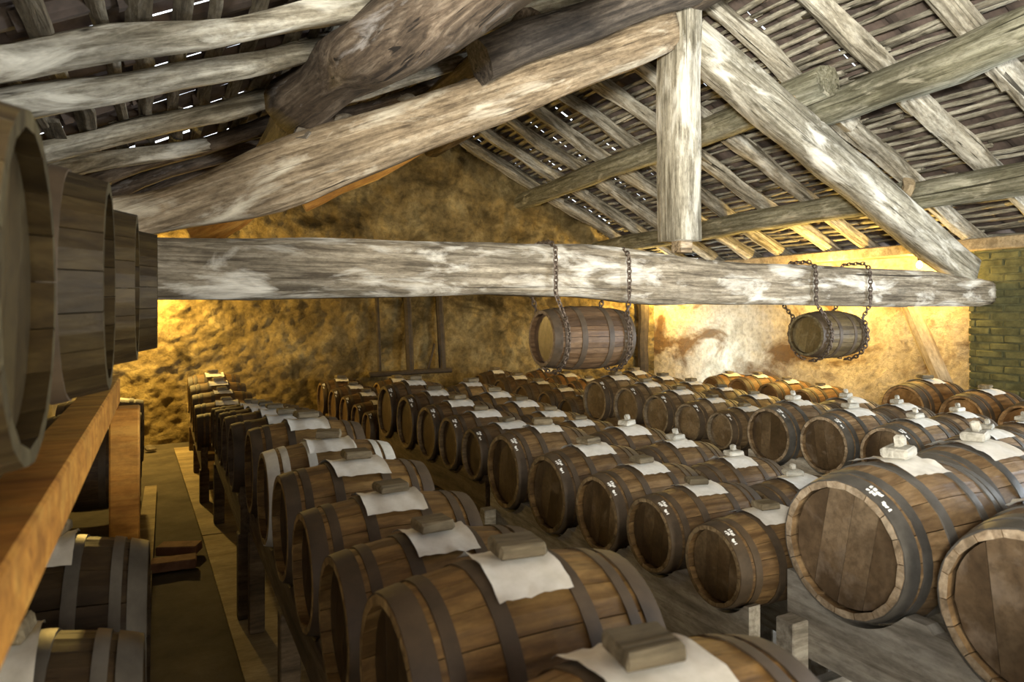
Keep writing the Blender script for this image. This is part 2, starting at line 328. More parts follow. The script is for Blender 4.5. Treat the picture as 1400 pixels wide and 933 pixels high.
# truss
TY = 3.82
truss = tag(empty('roof_truss', (RX, TY, 1.55)), 'weathered timber roof truss with sagging whitewashed tie beam and king post', 'roof truss')
def intruss(o): o.parent = truss; o.matrix_parent_inverse = Matrix.Translation((-RX, -TY, -1.55)); return o
def hewn(name, pts, wy, hs, mat, seed, lump=.02):
    """squared beam in the plane y = TY through pts (x, z) with section heights hs"""
    n = 26; V, F = [], []; s0 = Vector((seed, 0, 0)); tot = len(pts) - 1
    def at(t):
        f = t * tot; i = min(int(f), tot - 1); g = f - i; g = g * g * (3 - 2 * g) if tot > 2 else g
        return [pts[i][k] + (pts[i + 1][k] - pts[i][k]) * (f - i) for k in (0, 1)], hs[i] + (hs[i + 1] - hs[i]) * g
    prof = [(-1, -.72), (-1, .0), (-1, .72), (-.72, 1), (0, 1), (.72, 1), (1, .72), (1, 0), (1, -.72), (.72, -1), (0, -1), (-.72, -1)]
    m_ = len(prof); A = Vector((pts[0][0], 0, pts[0][1])); B = Vector((pts[-1][0], 0, pts[-1][1])); ax = (B - A).normalized(); up = Vector((-ax.z, 0, ax.x))
    for i in range(n + 1):
        (x, z), h = at(i / n); c = Vector((x, TY, z))
        for (py, pz) in prof:
            k = 1 + lump * 2 * mnoise.noise(s0 + Vector((x * 1.6, py, pz + z * 1.6)))
            wb = lump * .6 * mnoise.noise(s0 + Vector((x * 2.1, 5, z * 2.1)))
            V.append(c + Vector((0, py * wy / 2 * k, 0)) + up * (pz * h / 2 * k + wb))
    for i in range(n):
        for k in range(m_):
            k2 = (k + 1) % m_; F.append((i * m_ + k, i * m_ + k2, (i + 1) * m_ + k2, (i + 1) * m_ + k))
    F.append(tuple(range(m_))[::-1]); F.append(tuple(range(n * m_, (n + 1) * m_)))
    a = A + Vector((0, TY, 0)); q = ax.to_track_quat('X', 'Z'); qi = q.inverted()
    o = meshobj(name, [qi @ (v - a) for v in V], F, mat, None, True); o.location = a; o.rotation_mode = 'QUATERNION'; o.rotation_quaternion = q
    return intruss(o)
def bz(px, top, bot):   # centre and height of the tie beam at a pixel column, in the plane of its face
    a, b = onY(px, top, TY - .12), onY(px, bot, TY - .12); return (a.x, (a.z + b.z) / 2), (a.z - b.z)
tb = [bz(*q) for q in ((218, 322, 408), (400, 324, 408), (560, 327, 405), (700, 332, 402), (790, 333, 405), (880, 341, 415), (1000, 360, 417), (1120, 362, 417), (1250, 368, 419), (1340, 380, 419))]
tb = [((-.78, tb[0][0][1]), tb[0][1])] + tb + [((6.9, 1.66), .2)]
hewn('tie_beam', [q[0] for q in tb], .26, [q[1] for q in tb], M['beam'], 3.1, .025)
def rz_(px, top, bot): return bz(px, top, bot)
lr = [bz(*q) for q in ((218, 258, 318), (400, 186, 285), (590, 124, 200), (704, 86, 158), (900, 21, 86))]
lr = [((-.45, 1.86), .28)] + lr[:-1] + [((3.0, 3.37), .30), ((3.15, 3.44), .28)]
hewn('principal_rafter', [q[0] for q in lr], .24, [q[1] * .92 for q in lr], M['truss'], 11.7, .03)
rr_ = [((3.33, 3.43), .26), ((4.15, 3.03), .29), ((5.0, 2.63), .29), ((5.9, 2.19), .28), ((6.6, 1.87), .25)]
hewn('principal_rafter', [q[0] for q in rr_], .24, [q[1] for q in rr_], M['trusspale'], 23.3, .035)
kp = hewn('king_post', [(3.245, 1.985), (3.235, 2.5), (3.24, 3.1), (3.245, 3.66)], .275, [.225, .225, .22, .235], M['trusspale'], 31.0, .02)
tn = box('tenon', (-.05, -.05, 0), (.05, .05, .09), M['truss']); tn.location = (3.25, TY - .02, 1.905); intruss(tn)
intruss(log('wedge_block', onY(1070, 150, 3.80), onY(1108, 120, 3.72), .06, .06, M['plank'], sq=.8, n=3, sides=8))
intruss(log('wedge_block', onY(1236, 268, 3.80), onY(1246, 248, 3.70), .05, .055, M['plank'], sq=.8, n=3, sides=8))
for (a, b, y, r) in (((600, 190), (412, 276), 4.28, .055), ((372, 272), (262, 322), 4.3, .075)):
    inroof(log('strut', onY(*a, y), onY(*b, y + .1), r, r, M['orange'], sq=.6, n=8))
# plaster rubble lodged on the rafter
for (px, py, s) in ((418, 184, .07), (470, 165, .05), (640, 118, .06), (690, 96, .08), (560, 138, .05)):
    bm = bmesh.new(); bmesh.ops.create_icosphere(bm, subdivisions=2, radius=1)
    for v in bm.verts: v.co *= 1 + .5 * mnoise.noise(v.co * 1.7 + Vector((px, 0, 0)))
    o = bmobj('rubble_lump', bm, M['stone'], None); p = onY(px, py, TY - .02); o.location = p; o.scale = (s * 1.6, s, s * .7); o.rotation_euler = (0, -.4, R_.uniform(0, 3))
    intruss(o)

# ------------------------------------------------------------------ barrels
L0, R0, r0 = .5, .2, .169
def prof(x): t = 2 * x / L0; return R0 - (R0 - r0) * t * t
NST = 18
def stave_mesh():
    bm = bmesh.new(); n = 6; rows = []; g = PI / NST * .965
    for i in range(n + 1):
        x = -L0 / 2 + L0 * i / n; r = prof(x); ri = r - .016
        rows.append([bm.verts.new((x, rad * math.sin(a), rad * math.cos(a))) for rad, a in ((r - .001, -g), (r + .0008, 0), (r - .001, g), (ri, g), (ri, -g))])
    for i in range(n):
        for k in range(5): bm.faces.new((rows[i][k], rows[i][(k + 1) % 5], rows[i + 1][(k + 1) % 5], rows[i + 1][k]))
    bm.faces.new(rows[0]); bm.faces.new(rows[-1][::-1]); bmesh.ops.recalc_face_normals(bm, faces=bm.faces[:])
    m = bpy.data.meshes.new('stave'); bm.to_mesh(m); bm.free(); m.materials.append(M['stave']); m.materials.append(M['rim'])
    for p in list(m.polygons)[-2:]: p.material_index = 1
    return m
def shell_mesh():
    V, F = [], []; n = 10; k = NST * 2
    for i in range(n + 1):
        x = -L0 / 2 + L0 * i / n
        for j in range(k):
            a = 2 * PI * j / k; r = prof(x) - (.0022 if j % 2 else 0); V.append((x, r * math.sin(a), r * math.cos(a)))
    for i in range(n):
        for j in range(k): F.append((i * k + j, i * k + (j + 1) % k, (i + 1) * k + (j + 1) % k, (i + 1) * k + j))
    m = bpy.data.meshes.new('staves'); nb = len(F)
    for e, x in ((0, -L0 / 2), (n, L0 / 2)):
        b0 = len(V)
        for dx, ri in ((0, r0 - .017), (.028 if e == 0 else -.028, r0 - .019)):
            for j in range(k):
                a = 2 * PI * j / k; V.append((x + dx, ri * math.sin(a), ri * math.cos(a)))
        for j in range(k):
            j2 = (j + 1) % k; F.append((e * k + j, e * k + j2, b0 + j2, b0 + j)); F.append((b0 + j, b0 + j2, b0 + k + j2, b0 + k + j))
    m.from_pydata(V, [], F); m.materials.append(M['stave']); m.materials.append(M['rim'])
    for p in m.polygons: p.material_index = 1 if p.index >= nb else 0; p.use_smooth = p.index < nb
    m.validate(); m.update(); return m
def hoop_mesh(x0, x1, mat, t=.0035):
    V, F = [], []; k = 36; xs = [x0, x0, x0, (x0 + x1) / 2, x1, x1, x1]; off = [-.002, t, t, t + .0004, t, t, -.002]
    for x, o in zip(xs, off):
        for j in range(k):
            a = 2 * PI * j / k; r = prof(x) + o; V.append((x, r * math.sin(a), r * math.cos(a)))
    for i in (0, 2, 3, 5):
        for j in range(k): F.append((i * k + j, i * k + (j + 1) % k, (i + 1) * k + (j + 1) % k, (i + 1) * k + j))
    m = bpy.data.meshes.new('hoop'); m.from_pydata(V, [], F); m.materials.append(M[mat]); m.update()
    for p in m.polygons: p.use_smooth = True
    return m
def strip_mesh(y0, y1, x, t, rad, name):
    n = 7; top = [(y0 + (y1 - y0) * i / n) for i in range(n + 1)]
    ring = [(y, math.sqrt(max(0, rad * rad - y * y))) for y in top] + [(y, -math.sqrt(max(0, rad * rad - y * y))) for y in reversed(top)]
    k = len(ring); V = [(x, y, z) for y, z in ring] + [(x + t, y, z) for y, z in ring]
    F = [tuple(range(k))[::-1], tuple(range(k, 2 * k))] + [(j, (j + 1) % k, k + (j + 1) % k, k + j) for j in range(k)]
    bm = bmesh.new(); vs_ = [bm.verts.new(v) for v in V]
    for f in F: bm.faces.new([vs_[i] for i in f])
    bmesh.ops.remove_doubles(bm, verts=bm.verts[:], dist=1e-5); bmesh.ops.recalc_face_normals(bm, faces=bm.faces[:])
    m = bpy.data.meshes.new(name); bm.to_mesh(m); bm.free(); m.materials.append(M['head']); return m
MS, MSH = stave_mesh(), shell_mesh()
HH = r0 - .0185
HB = [strip_mesh(a, b, -L0 / 2 + .026, .014, HH, 'head_board') for a, b in ((-HH, -.071), (-.0695, -.0008), (.0008, .073), (.0745, HH))]
HD = strip_mesh(-HH, HH, -L0 / 2 + .026, .014, HH, 'head')
HDB = strip_mesh(-HH, HH, L0 / 2 - .040, .014, HH, 'head')
HOOPS = {}
def hoops(mat):
    if mat not in HOOPS:
        HOOPS[mat] = [hoop_mesh(a, b, mat) for a, b in ((-.249, -.205), (-.192, -.166), (-.098, -.066), (.066, .098), (.166, .192), (.205, .249))]
    return HOOPS[mat]
def mark_mesh():                                        # two short lines of unreadable white paint dabs by the rim
    V, F = [], []; rr = random.Random(3)
    def dab(x, a, w_, h_):
        for i in range(1):
            b = len(V)
            for (dx, da) in ((-w_, -h_), (w_, -h_ * .6), (w_ * .8, h_), (-w_ * .9, h_ * .7)):
                r = prof(x + dx) + .0062; V.append((x + dx, r * math.sin(a + da), r * math.cos(a + da)))
            F.append((b, b + 1, b + 2, b + 3))
    for line, cnt in ((-.236, 6), (-.222, 4)):
        for c in range(cnt):
            a = -(.42 + c * .052 + (.12 if line < -.23 and c > 2 else 0))
            for q in range(2): dab(line + rr.uniform(-.003, .003), a + rr.uniform(-.014, .014), rr.uniform(.003, .0065), rr.uniform(.010, .024))
    m = bpy.data.meshes.new('paint_mark'); m.from_pydata(V, [], F); m.materials.append(M['paint']); m.update(); return m
MK = mark_mesh()
def barrel(loc, R, L, rz, detailed, tint, hoopmat, mark, spin=None, htint=1.0, open_rim=False):
    """loc: where the barrel's lowest point rests"""
    t = bpy.data.objects.new('barrel', None); t.empty_display_size = .05; put(t)
    t.location = loc; t.rotation_euler = (0, 0, rz); t.scale = (L / L0, R / R0, R / R0)
    def part(name, mesh, rx=0):
        o = bpy.data.objects.new(name, mesh); put(o, t); o.location = (0, 0, R0); o.rotation_euler = (rx, 0, 0); o['tint'] = tint; return o
    sp = R_.uniform(0, 6.28) if spin is None else spin
    if detailed:
        for k in range(NST):
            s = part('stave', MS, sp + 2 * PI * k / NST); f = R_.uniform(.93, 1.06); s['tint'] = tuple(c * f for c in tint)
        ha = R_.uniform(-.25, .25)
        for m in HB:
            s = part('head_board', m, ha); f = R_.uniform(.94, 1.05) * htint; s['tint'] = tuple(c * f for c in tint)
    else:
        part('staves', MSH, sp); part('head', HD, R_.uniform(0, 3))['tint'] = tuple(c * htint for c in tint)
    part('head', HDB, R_.uniform(0, 3))
    for q, m in enumerate(hoops(hoopmat)):
        if open_rim and q == 0: continue
        h = part('hoop', m, R_.uniform(-.05, .05))
        if mark and q == 0: tag(put(bpy.data.objects.new('paint_mark', MK), h), 'small white painted marks beside the rim')
    return t
def cloth_mesh(seed):
    rr = random.Random(seed); n = 12; V, F = [], []; hx, ha = rr.uniform(.072, .092), rr.uniform(.48, .60); sk = rr.uniform(-.12, .12)
    for j in range(n + 1):
        for i in range(n + 1):
            u, v = -1 + 2 * i / n, -1 + 2 * j / n; x = u * hx + sk * v * .06; a = v * ha + sk * u * .18
            edge = max(abs(u), abs(v)); lift = .0052 + .0022 * (1 + mnoise.noise(Vector((u * 2.2, v * 2.2, seed)))) + (.006 * max(0, edge - .72) / .28 * (1 + 1.5 * mnoise.noise(Vector((u * 3, v * 3, seed + 9)))) if edge > .72 else 0)
            lift = max(lift, .0056)
            r = prof(x) + lift; V.append((x, r * math.sin(a), r * math.cos(a) - R0))
    for j in range(n):
        for i in range(n): q = j * (n + 1) + i; F.append((q, q + 1, q + n + 2, q + n + 1))
    m = bpy.data.meshes.new('cloth'); m.from_pydata(V, [], F); m.materials.append(M['cloth']); m.update()
    for p in m.polygons: p.use_smooth = True
    return m
CL = [cloth_mesh(k) for k in range(7)]
def block_mesh(mat, sx, sy, sz, seed, name='stopper_block'):
    rr = random.Random(seed); bm = bmesh.new(); addbox(bm, (-sx, -sy, 0), (sx, sy, sz), .006)
    for v in bm.verts: v.co += Vector((rr.uniform(-.003, .003), rr.uniform(-.003, .003), 0))
    m = bpy.data.meshes.new(name); bmesh.ops.recalc_face_normals(bm, faces=bm.faces[:]); bm.to_mesh(m); bm.free(); m.materials.append(M[mat]); return m
BL = [block_mesh('block', .046, .038, .026, k) for k in range(4)]
PB = [block_mesh('paleblock', .044, .032, .026, k + 20) for k in range(4)]
PG = [block_mesh('paleblock', .013, .013, .03, k + 40, 'peg') for k in range(2)]
ORD = ['largest', 'second largest', 'third largest', 'fourth largest', 'fifth largest', 'sixth largest', 'seventh largest', 'eighth largest']
def battery(where, group, X, L, items, tint, hoopmat='hoop', det=False, mark=False, block='plain', face=-1, cloth=True, rack=None, legs=None, special=None, rail_h=.11, rmat='rackdark', rack_label=None, noun='oak barrel', htint=1.0, open_rim=False):
    """items: (y, R, top z[, dx]); barrel axes run along x"""
    items = [list(q) for q in items]
    for _ in range(6):
        for a in items:
            for b in items:
                if a is not b and abs(a[0] - b[0]) < (a[1] + b[1]) * 1.027 + .006:
                    f = (abs(a[0] - b[0]) - .006) / ((a[1] + b[1]) * 1.027); a[1] *= f; b[1] *= f
    order = sorted(range(len(items)), key=lambda i: -items[i][1]); rank = {i: k for k, i in enumerate(order)}; out = []
    for i, it in enumerate(items):
        y, R, top = it[:3]; dx = it[3] if len(it) > 3 else 0
        rz = R_.uniform(-.012, .012) + (PI if face > 0 else 0); lx = L * R / .2 if L < 0 else L
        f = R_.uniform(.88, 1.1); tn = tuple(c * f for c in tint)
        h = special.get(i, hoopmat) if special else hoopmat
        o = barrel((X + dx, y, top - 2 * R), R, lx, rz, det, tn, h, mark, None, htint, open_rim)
        nm = ORD[rank[i]] + ' ' + noun if len(items) > 1 else noun
        extra = ' with white painted hoops' if h == 'paintedhoop' else ''
        tag(o, f'{nm}{extra} {where}', 'barrel', group); out.append(o)
        if cloth:
            c = put(bpy.data.objects.new('cloth', R_.choice(CL))); c.location = (X + dx, y, top); c.rotation_euler = (0, 0, rz + R_.uniform(-.06, .06)); c.scale = (lx / L0, R / R0, R / R0)
            short = nm.replace(' oak', '')
            tag(c, f'white cloth on the {short} {where}', 'cloth', 'cloth squares on barrels')
            k = min(1.25, max(.85, R / .19)); bz_ = top + .0112 * R / R0 + .0012
            b = put(bpy.data.objects.new('stopper_block', R_.choice(BL if block == 'plain' else PB))); b.location = (X + dx + R_.uniform(-.012, .012), y + R_.uniform(-.01, .01), bz_)
            b.rotation_euler = (R_.uniform(-.02, .02), R_.uniform(-.015, .015), R_.uniform(-.4, .4)); b.scale = (k, k, k)
            if block == 'peg':
                p = put(bpy.data.objects.new('peg', R_.choice(PG)), b); p.location = (0, 0, .0255)
            tag(b, f"{'pegged' if block == 'peg' else 'wooden'} stopper on the {short} {where}", 'stopper', 'stopper blocks on barrels')
    if rack:
        make_rack(rack, rack_label, X, L, items, legs, rail_h, rmat, rmat == 'rack')
    return out
def make_rack(name, label, X, L, items, legs, rail_h, mat, out=False):
    ys = [i[0] for i in items]; y0 = min(i[0] - i[1] * .98 for i in items) + .012; y1 = max(i[0] + i[1] * .98 for i in items) - .012
    t = empty(name, (X, (y0 + y1) / 2, 0)); tag(t, label, 'rack', 'barrel racks')
    def inr(o): o.parent = t; o.matrix_parent_inverse = Matrix.Translation((-X, -(y0 + y1) / 2, 0)); return o
    base = min(i[2] - 2 * i[1] for i in items)
    for sx in (-1, 1):
        xr = X + sx * L * .40; n = int((y1 - y0) / .02) + 2; V, F = [], []
        for i in range(n + 1):
            y = y0 + (y1 - y0) * i / n; zt = 9
            for it in items:
                R, top = it[1], it[2]; zc = top - R; rr = R * .928 + .008
                d_ = abs(y - it[0])
                if d_ < rr: zt = min(zt, zc - math.sqrt(rr * rr - d_ * d_))
            it = min(items, key=lambda q: abs(q[0] - y) - q[1]); zt = min(zt, it[2] - 2 * it[1] + .42 * it[1])
            zb = base - rail_h
            for xx in (xr - .024, xr + .024): V += [(xx, y, zb), (xx, y, zt)]
        for i in range(n):
            a = i * 4; b = a + 4
            F += [(a, b, b + 1, a + 1), (a + 2, a + 3, b + 3, b + 2), (a + 1, b + 1, b + 3, a + 3), (a, a + 2, b + 2, b)]
        F += [(0, 1, 3, 2), (n * 4, n * 4 + 2, n * 4 + 3, n * 4 + 1)]
        V = [(v[1] - y0, xr - v[0], v[2]) for v in V]
        o = meshobj('rail', V, F, M[mat]); o.location = (xr, y0, 0); o.rotation_euler = (0, 0, PI / 2); inr(o)
    nl = legs or max(2, int((y1 - y0) / .9) + 1)
    for k in range(nl):
        y = y0 + .05 + (y1 - y0 - .1) * k / max(1, nl - 1)
        for sx in (-1, 1):
            xo = X + sx * (L * .40 + (.06 if out and sx < 0 else 0)); o = box('leg', (-.034, -.034, .018), (.034, .034, base - (.012 if out and sx < 0 else rail_h)), M[mat], bev=.004); o.location = (xo, y, 0); inr(o)
        o = box('crossbar', (-L * .40 + .036, -.02, 0), (L * .40 - .036, .02, .06), M[mat]); o.location = (X, y, max(.06, base - rail_h - .16)); inr(o)
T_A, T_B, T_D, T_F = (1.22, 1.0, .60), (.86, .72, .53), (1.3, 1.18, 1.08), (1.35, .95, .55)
def up(ys, Rs, tops, dx=None): return [(y, r, z) + ((dx[i],) if dx else ()) for i, (y, r, z) in enumerate(zip(ys, Rs, tops))]
# aisle rack (row beside the plywood sheet)
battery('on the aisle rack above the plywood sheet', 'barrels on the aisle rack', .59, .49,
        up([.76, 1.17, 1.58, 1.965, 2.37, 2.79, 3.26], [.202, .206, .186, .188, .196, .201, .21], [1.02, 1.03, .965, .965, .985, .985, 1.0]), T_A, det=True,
        special={5: 'paintedhoop'}, htint=.3, rack='barrel_rack', rack_label='dark timber barrel rack standing along the plywood sheet')  # htint darkens these heads to stand in for shade on them
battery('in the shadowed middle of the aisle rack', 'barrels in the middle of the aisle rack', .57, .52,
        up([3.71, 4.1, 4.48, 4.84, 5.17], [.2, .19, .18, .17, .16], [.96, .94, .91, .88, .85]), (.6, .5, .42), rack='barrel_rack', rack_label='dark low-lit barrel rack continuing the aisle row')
battery('on the aisle-end rack by the back wall', 'barrels at the aisle end', .50, .50,
        up([5.98, 6.38, 6.86, 7.40, 7.98], [.16, .175, .19, .205, .215], [.70, .73, .765, .80, .835]), T_A, rack='barrel_rack', rack_label='low barrel rack by the back wall at the aisle end')
# second double row
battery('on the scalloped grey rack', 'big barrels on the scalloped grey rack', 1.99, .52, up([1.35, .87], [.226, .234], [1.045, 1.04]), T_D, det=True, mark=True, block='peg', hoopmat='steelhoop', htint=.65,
        rack='barrel_rack', rack_label='grey timber rack with deep scalloped rails holding big barrels', rail_h=.13, rmat='rack')
battery('just behind the scalloped grey rack', 'big barrels behind the scalloped grey rack', 2.57, .52, up([1.46, .98], [.232, .236], [1.03, 1.03]), T_D, det=True, block='peg', hoopmat='steelhoop',
        rack='barrel_rack', rack_label='grey timber rack directly behind the scalloped one', rmat='rack')
battery('on the rack next to the scalloped one', 'barrels with painted marks next to the scalloped rack', 1.85, .48,
        up([1.735, 2.07, 2.42, 2.84, 3.30], [.16, .178, .192, .206, .22], [.815, .825, .835, .845, .87]), T_B, det=True, mark=True, htint=.75, rack='barrel_rack', rack_label='barrel rack meeting the scalloped grey rack at a lower height', rmat='rack')
battery('in the short pegged-stopper row', 'barrels with pegged stoppers', 2.42, .46,
        up([2.11, 2.47, 2.88, 3.31], [.17, .18, .198, .21], [.785, .80, .81, .82]), T_B, block='peg', det=True, rack='barrel_rack', rack_label='barrel rack under the small pegged-stopper barrels', rmat='rack')
battery('in the long middle row', 'barrels in the middle of the long row', 1.85, .48,
        up([3.72, 4.09, 4.50, 4.96, 5.48], [.17, .19, .208, .22, .235], [.83, .85, .87, .89, .92]), (.72, .58, .42), mark=True, rack='barrel_rack', rack_label='orange-lit timber rack in the middle of the long row', rmat='rackdark')
battery('back to back with the long middle row', 'barrels back to back with the long row', 2.40, .46,
        up([3.80, 4.18, 4.60, 5.05, 5.55], [.17, .19, .205, .22, .235], [.79, .80, .82, .84, .87]), T_A, rack='barrel_rack', rack_label='timber rack back to back with the long middle row')
battery('on the low rack before the hanging frame', 'small barrels before the hanging frame', 1.83, .46,
        up([6.0, 6.38, 6.84, 7.36, 7.95], [.165, .18, .2, .215, .225], [.63, .655, .68, .70, .72]), (.7, .55, .4), mark=True, rack='barrel_rack', rack_label='low barrel rack in front of the hanging frame')
battery('right under the hanging frame', 'small barrels under the hanging frame', 2.38, .46,
        up([6.2, 6.62, 7.08, 7.6], [.165, .18, .2, .215], [.66, .68, .70, .73]), T_A, rack='barrel_rack', rack_label='low barrel rack under the hanging frame')
# third double row
battery('under the two hanging barrels', 'grey barrels under the hanging barrels', 3.92, .50,
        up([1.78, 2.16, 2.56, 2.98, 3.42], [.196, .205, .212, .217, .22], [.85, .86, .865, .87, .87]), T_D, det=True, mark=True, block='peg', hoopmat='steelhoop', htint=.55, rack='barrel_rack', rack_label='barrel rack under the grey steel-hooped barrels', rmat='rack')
battery('behind the grey steel-hooped row', 'barrels behind the grey steel-hooped row', 4.47, .48,
        up([2.26, 2.64, 3.03, 3.43], [.19, .195, .2, .205], [.85, .855, .86, .86]), T_D, block='peg', rack='barrel_rack', rack_label='barrel rack behind the grey steel-hooped row')
battery('below the brown hanging barrel', 'barrels below the hanging barrel', 3.90, .48,
        up([3.87, 4.22, 4.61, 5.03, 5.52], [.165, .185, .2, .212, .228], [.775, .80, .825, .85, .87]), (.9, .84, .76), mark=True, rack='barrel_rack', rack_label='barrel rack below the hanging barrel by the king post')
battery('at the back of the third row', 'barrels in the back of the third row', 4.45, .46,
        up([3.9, 4.3, 4.68, 5.08, 5.5, 5.95], [.165, .18, .19, .2, .21, .22], [.78, .79, .81, .825, .84, .86]), T_A, rack='barrel_rack', rack_label='barrel rack behind the third row')
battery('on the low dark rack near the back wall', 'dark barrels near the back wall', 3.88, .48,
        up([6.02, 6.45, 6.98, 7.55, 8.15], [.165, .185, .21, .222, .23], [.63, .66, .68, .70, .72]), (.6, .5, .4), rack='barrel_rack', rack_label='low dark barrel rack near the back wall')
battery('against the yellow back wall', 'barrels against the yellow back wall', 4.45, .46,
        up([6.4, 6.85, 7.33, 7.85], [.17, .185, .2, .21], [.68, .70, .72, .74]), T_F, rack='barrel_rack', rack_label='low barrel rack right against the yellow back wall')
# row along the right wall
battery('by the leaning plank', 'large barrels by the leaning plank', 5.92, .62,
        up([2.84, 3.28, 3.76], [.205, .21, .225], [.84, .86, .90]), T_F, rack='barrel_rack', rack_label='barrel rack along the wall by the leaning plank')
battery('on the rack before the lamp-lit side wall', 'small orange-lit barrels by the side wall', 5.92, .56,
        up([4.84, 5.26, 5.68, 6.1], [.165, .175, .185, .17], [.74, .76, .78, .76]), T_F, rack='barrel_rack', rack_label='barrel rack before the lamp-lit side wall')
# high shelf and floor rack on the left wall
battery('on the high timber shelf', 'barrels on the high timber shelf', -.40, .56,
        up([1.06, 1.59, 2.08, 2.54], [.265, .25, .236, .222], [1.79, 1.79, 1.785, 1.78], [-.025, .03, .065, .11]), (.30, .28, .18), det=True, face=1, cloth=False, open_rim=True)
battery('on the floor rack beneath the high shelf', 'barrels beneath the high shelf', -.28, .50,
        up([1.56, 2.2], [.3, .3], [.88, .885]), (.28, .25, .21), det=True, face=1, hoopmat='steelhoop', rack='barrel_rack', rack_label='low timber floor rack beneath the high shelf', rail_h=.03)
battery('on the floor rack beyond the pine post', 'barrels beyond the pine post', -.40, .56,
        up([4.9, 5.5, 6.1], [.25, .26, .27], [.80, .82, .84]), (.5, .42, .34), face=1, rack='barrel_rack', rack_label='timber floor rack beyond the pine shelf post')
# shelf timbers
sh = tag(empty('barrel_shelf', (-.4, 1.6, 0)), 'sawn pine shelf frame carrying the high barrels along the wall', 'shelf')
def insh(o): o.parent = sh; o.matrix_parent_inverse = Matrix.Translation((.4, -1.6, 0)); return o
for x in (-.17, -.60):
    o = box('rail', (-.04, 0, -.045), (.04, 2.75, .045), M['orange'], bev=.005); o.location = (x, .1, 1.215); insh(o)
    for y in (.35, 2.72):
        o = box('post', (-.045, -.05, 0), (.045, .05, 1.17), M['orange'], bev=.005); o.location = (x + (.06 if x > -.3 else 0), y, 0); insh(o)
for y in (.75, 1.36, 1.84, 2.30, 2.72):                # chocks between barrels
    o = box('chock', (-.13, -.03, 0), (.13, .03, .04), M['orange']); o.location = (-.43, y, 1.26); insh(o)

# ------------------------------------------------------------------ hanging barrels and their chains
def chain(name, label, xc, path, group):
    pts = [Vector(p) for p in path]; bm = bmesh.new(); seg = []; step = .031
    acc = 0; out = [(pts[0], (pts[1] - pts[0]).normalized())]
    for a, b in zip(pts, pts[1:]):
        l = (b - a).length; pos = step - acc
        while pos < l: out.append((a + (b - a) * (pos / l), (b - a).normalized())); pos += step
        acc = (acc + l) % step
    for i, (p, d_) in enumerate(out):
        q = d_.to_track_quat('X', 'Z').to_matrix().to_4x4(); rot = Matrix.Rotation((PI / 2 if i % 2 else 0) + .4, 4, 'X'); mt = Matrix.Translation(p) @ q @ rot
        rows = []
        for k in range(8):
            t = 2 * PI * k / 8; cx, cy = .0225 * math.cos(t), .0135 * math.sin(t); rows.append([bm.verts.new(mt @ Vector((cx + .0056 * math.cos(f) * math.cos(t), cy + .0056 * math.cos(f) * math.sin(t), .0056 * math.sin(f)))) for f in (0, PI / 2, PI, 3 * PI / 2)])
        for k in range(8):
            for f in range(4): bm.faces.new((rows[k][f], rows[(k + 1) % 8][f], rows[(k + 1) % 8][(f + 1) % 4], rows[k][(f + 1) % 4]))
    bmesh.ops.translate(bm, verts=bm.verts[:], vec=-pts[0]); o = bmobj(name, bm, M['chain']); o.location = pts[0]
    return tag(o, label, 'chain', group)
def loop(xc, xb, zc, rb, yb, ztop, zbot):
    """round the beam and under the barrel end, in a plane x = xc .. xb"""
    path = [(xb, TY + rb * math.sin(a) - 0, zc - rb * math.cos(a)) for a in [-.1 - k * .16 for k in range(0, 9)]]
    path = [(xb, yb - rb * math.sin(.05 + k * .17), zc - rb * math.cos(.05 + k * .17)) for k in range(14)]
    path += [(xc, TY - .155, zbot + .01), (xc, TY - .158, (zbot + ztop) / 2), (xc, TY - .15, ztop - .02), (xc, TY - .09, ztop + .022), (xc, TY, ztop + .025), (xc, TY + .09, ztop + .022), (xc, TY + .155, ztop - .03), (xc, TY + .155, zbot)]
    path += [(xb, yb + rb * math.sin(2.26 - k * .17), zc - rb * math.cos(2.26 - k * .17)) for k in range(13)]
    return path
HBS = [(2.44, 1.325, .205, .60, 'aged barrel with dark hoops hanging from tie beam by the king post', (757, 857), (335, 345), (404, 412), (.66, .54, .48)),
       (4.76, 1.31, .19, .53, 'greenish barrel hanging from tie beam beside the lit side wall', (1112, 1186), (362, 364), (417, 418), (.58, .57, .44))]
for i, (X, zc, R, L, lab, pxs, tops, bots, tint) in enumerate(HBS):
    o = barrel((X, TY, zc - R), R, L, -.02 + .05 * i, True, tint, 'hoop', False); o.name = 'hanging_barrel'; tag(o, lab, 'barrel', 'hanging barrels')
    for k, sx in enumerate((-1, 1)):
        a = onY(pxs[k], tops[k], TY - .13); b = onY(pxs[k], bots[k], TY - .13)
        xb = X + sx * L * .385; rb = prof(.385 * L0) * R / R0 + .03
        p = loop(a.x, xb, zc, rb, TY, a.z, b.z)
        chain('chain', ('rusted chain looped over tie beam round the %s of the %s hanging barrel' % ('visible head' if sx < 0 else 'far end', 'brown' if i == 0 else 'greenish')), a.x, p, 'chains of the hanging barrels')

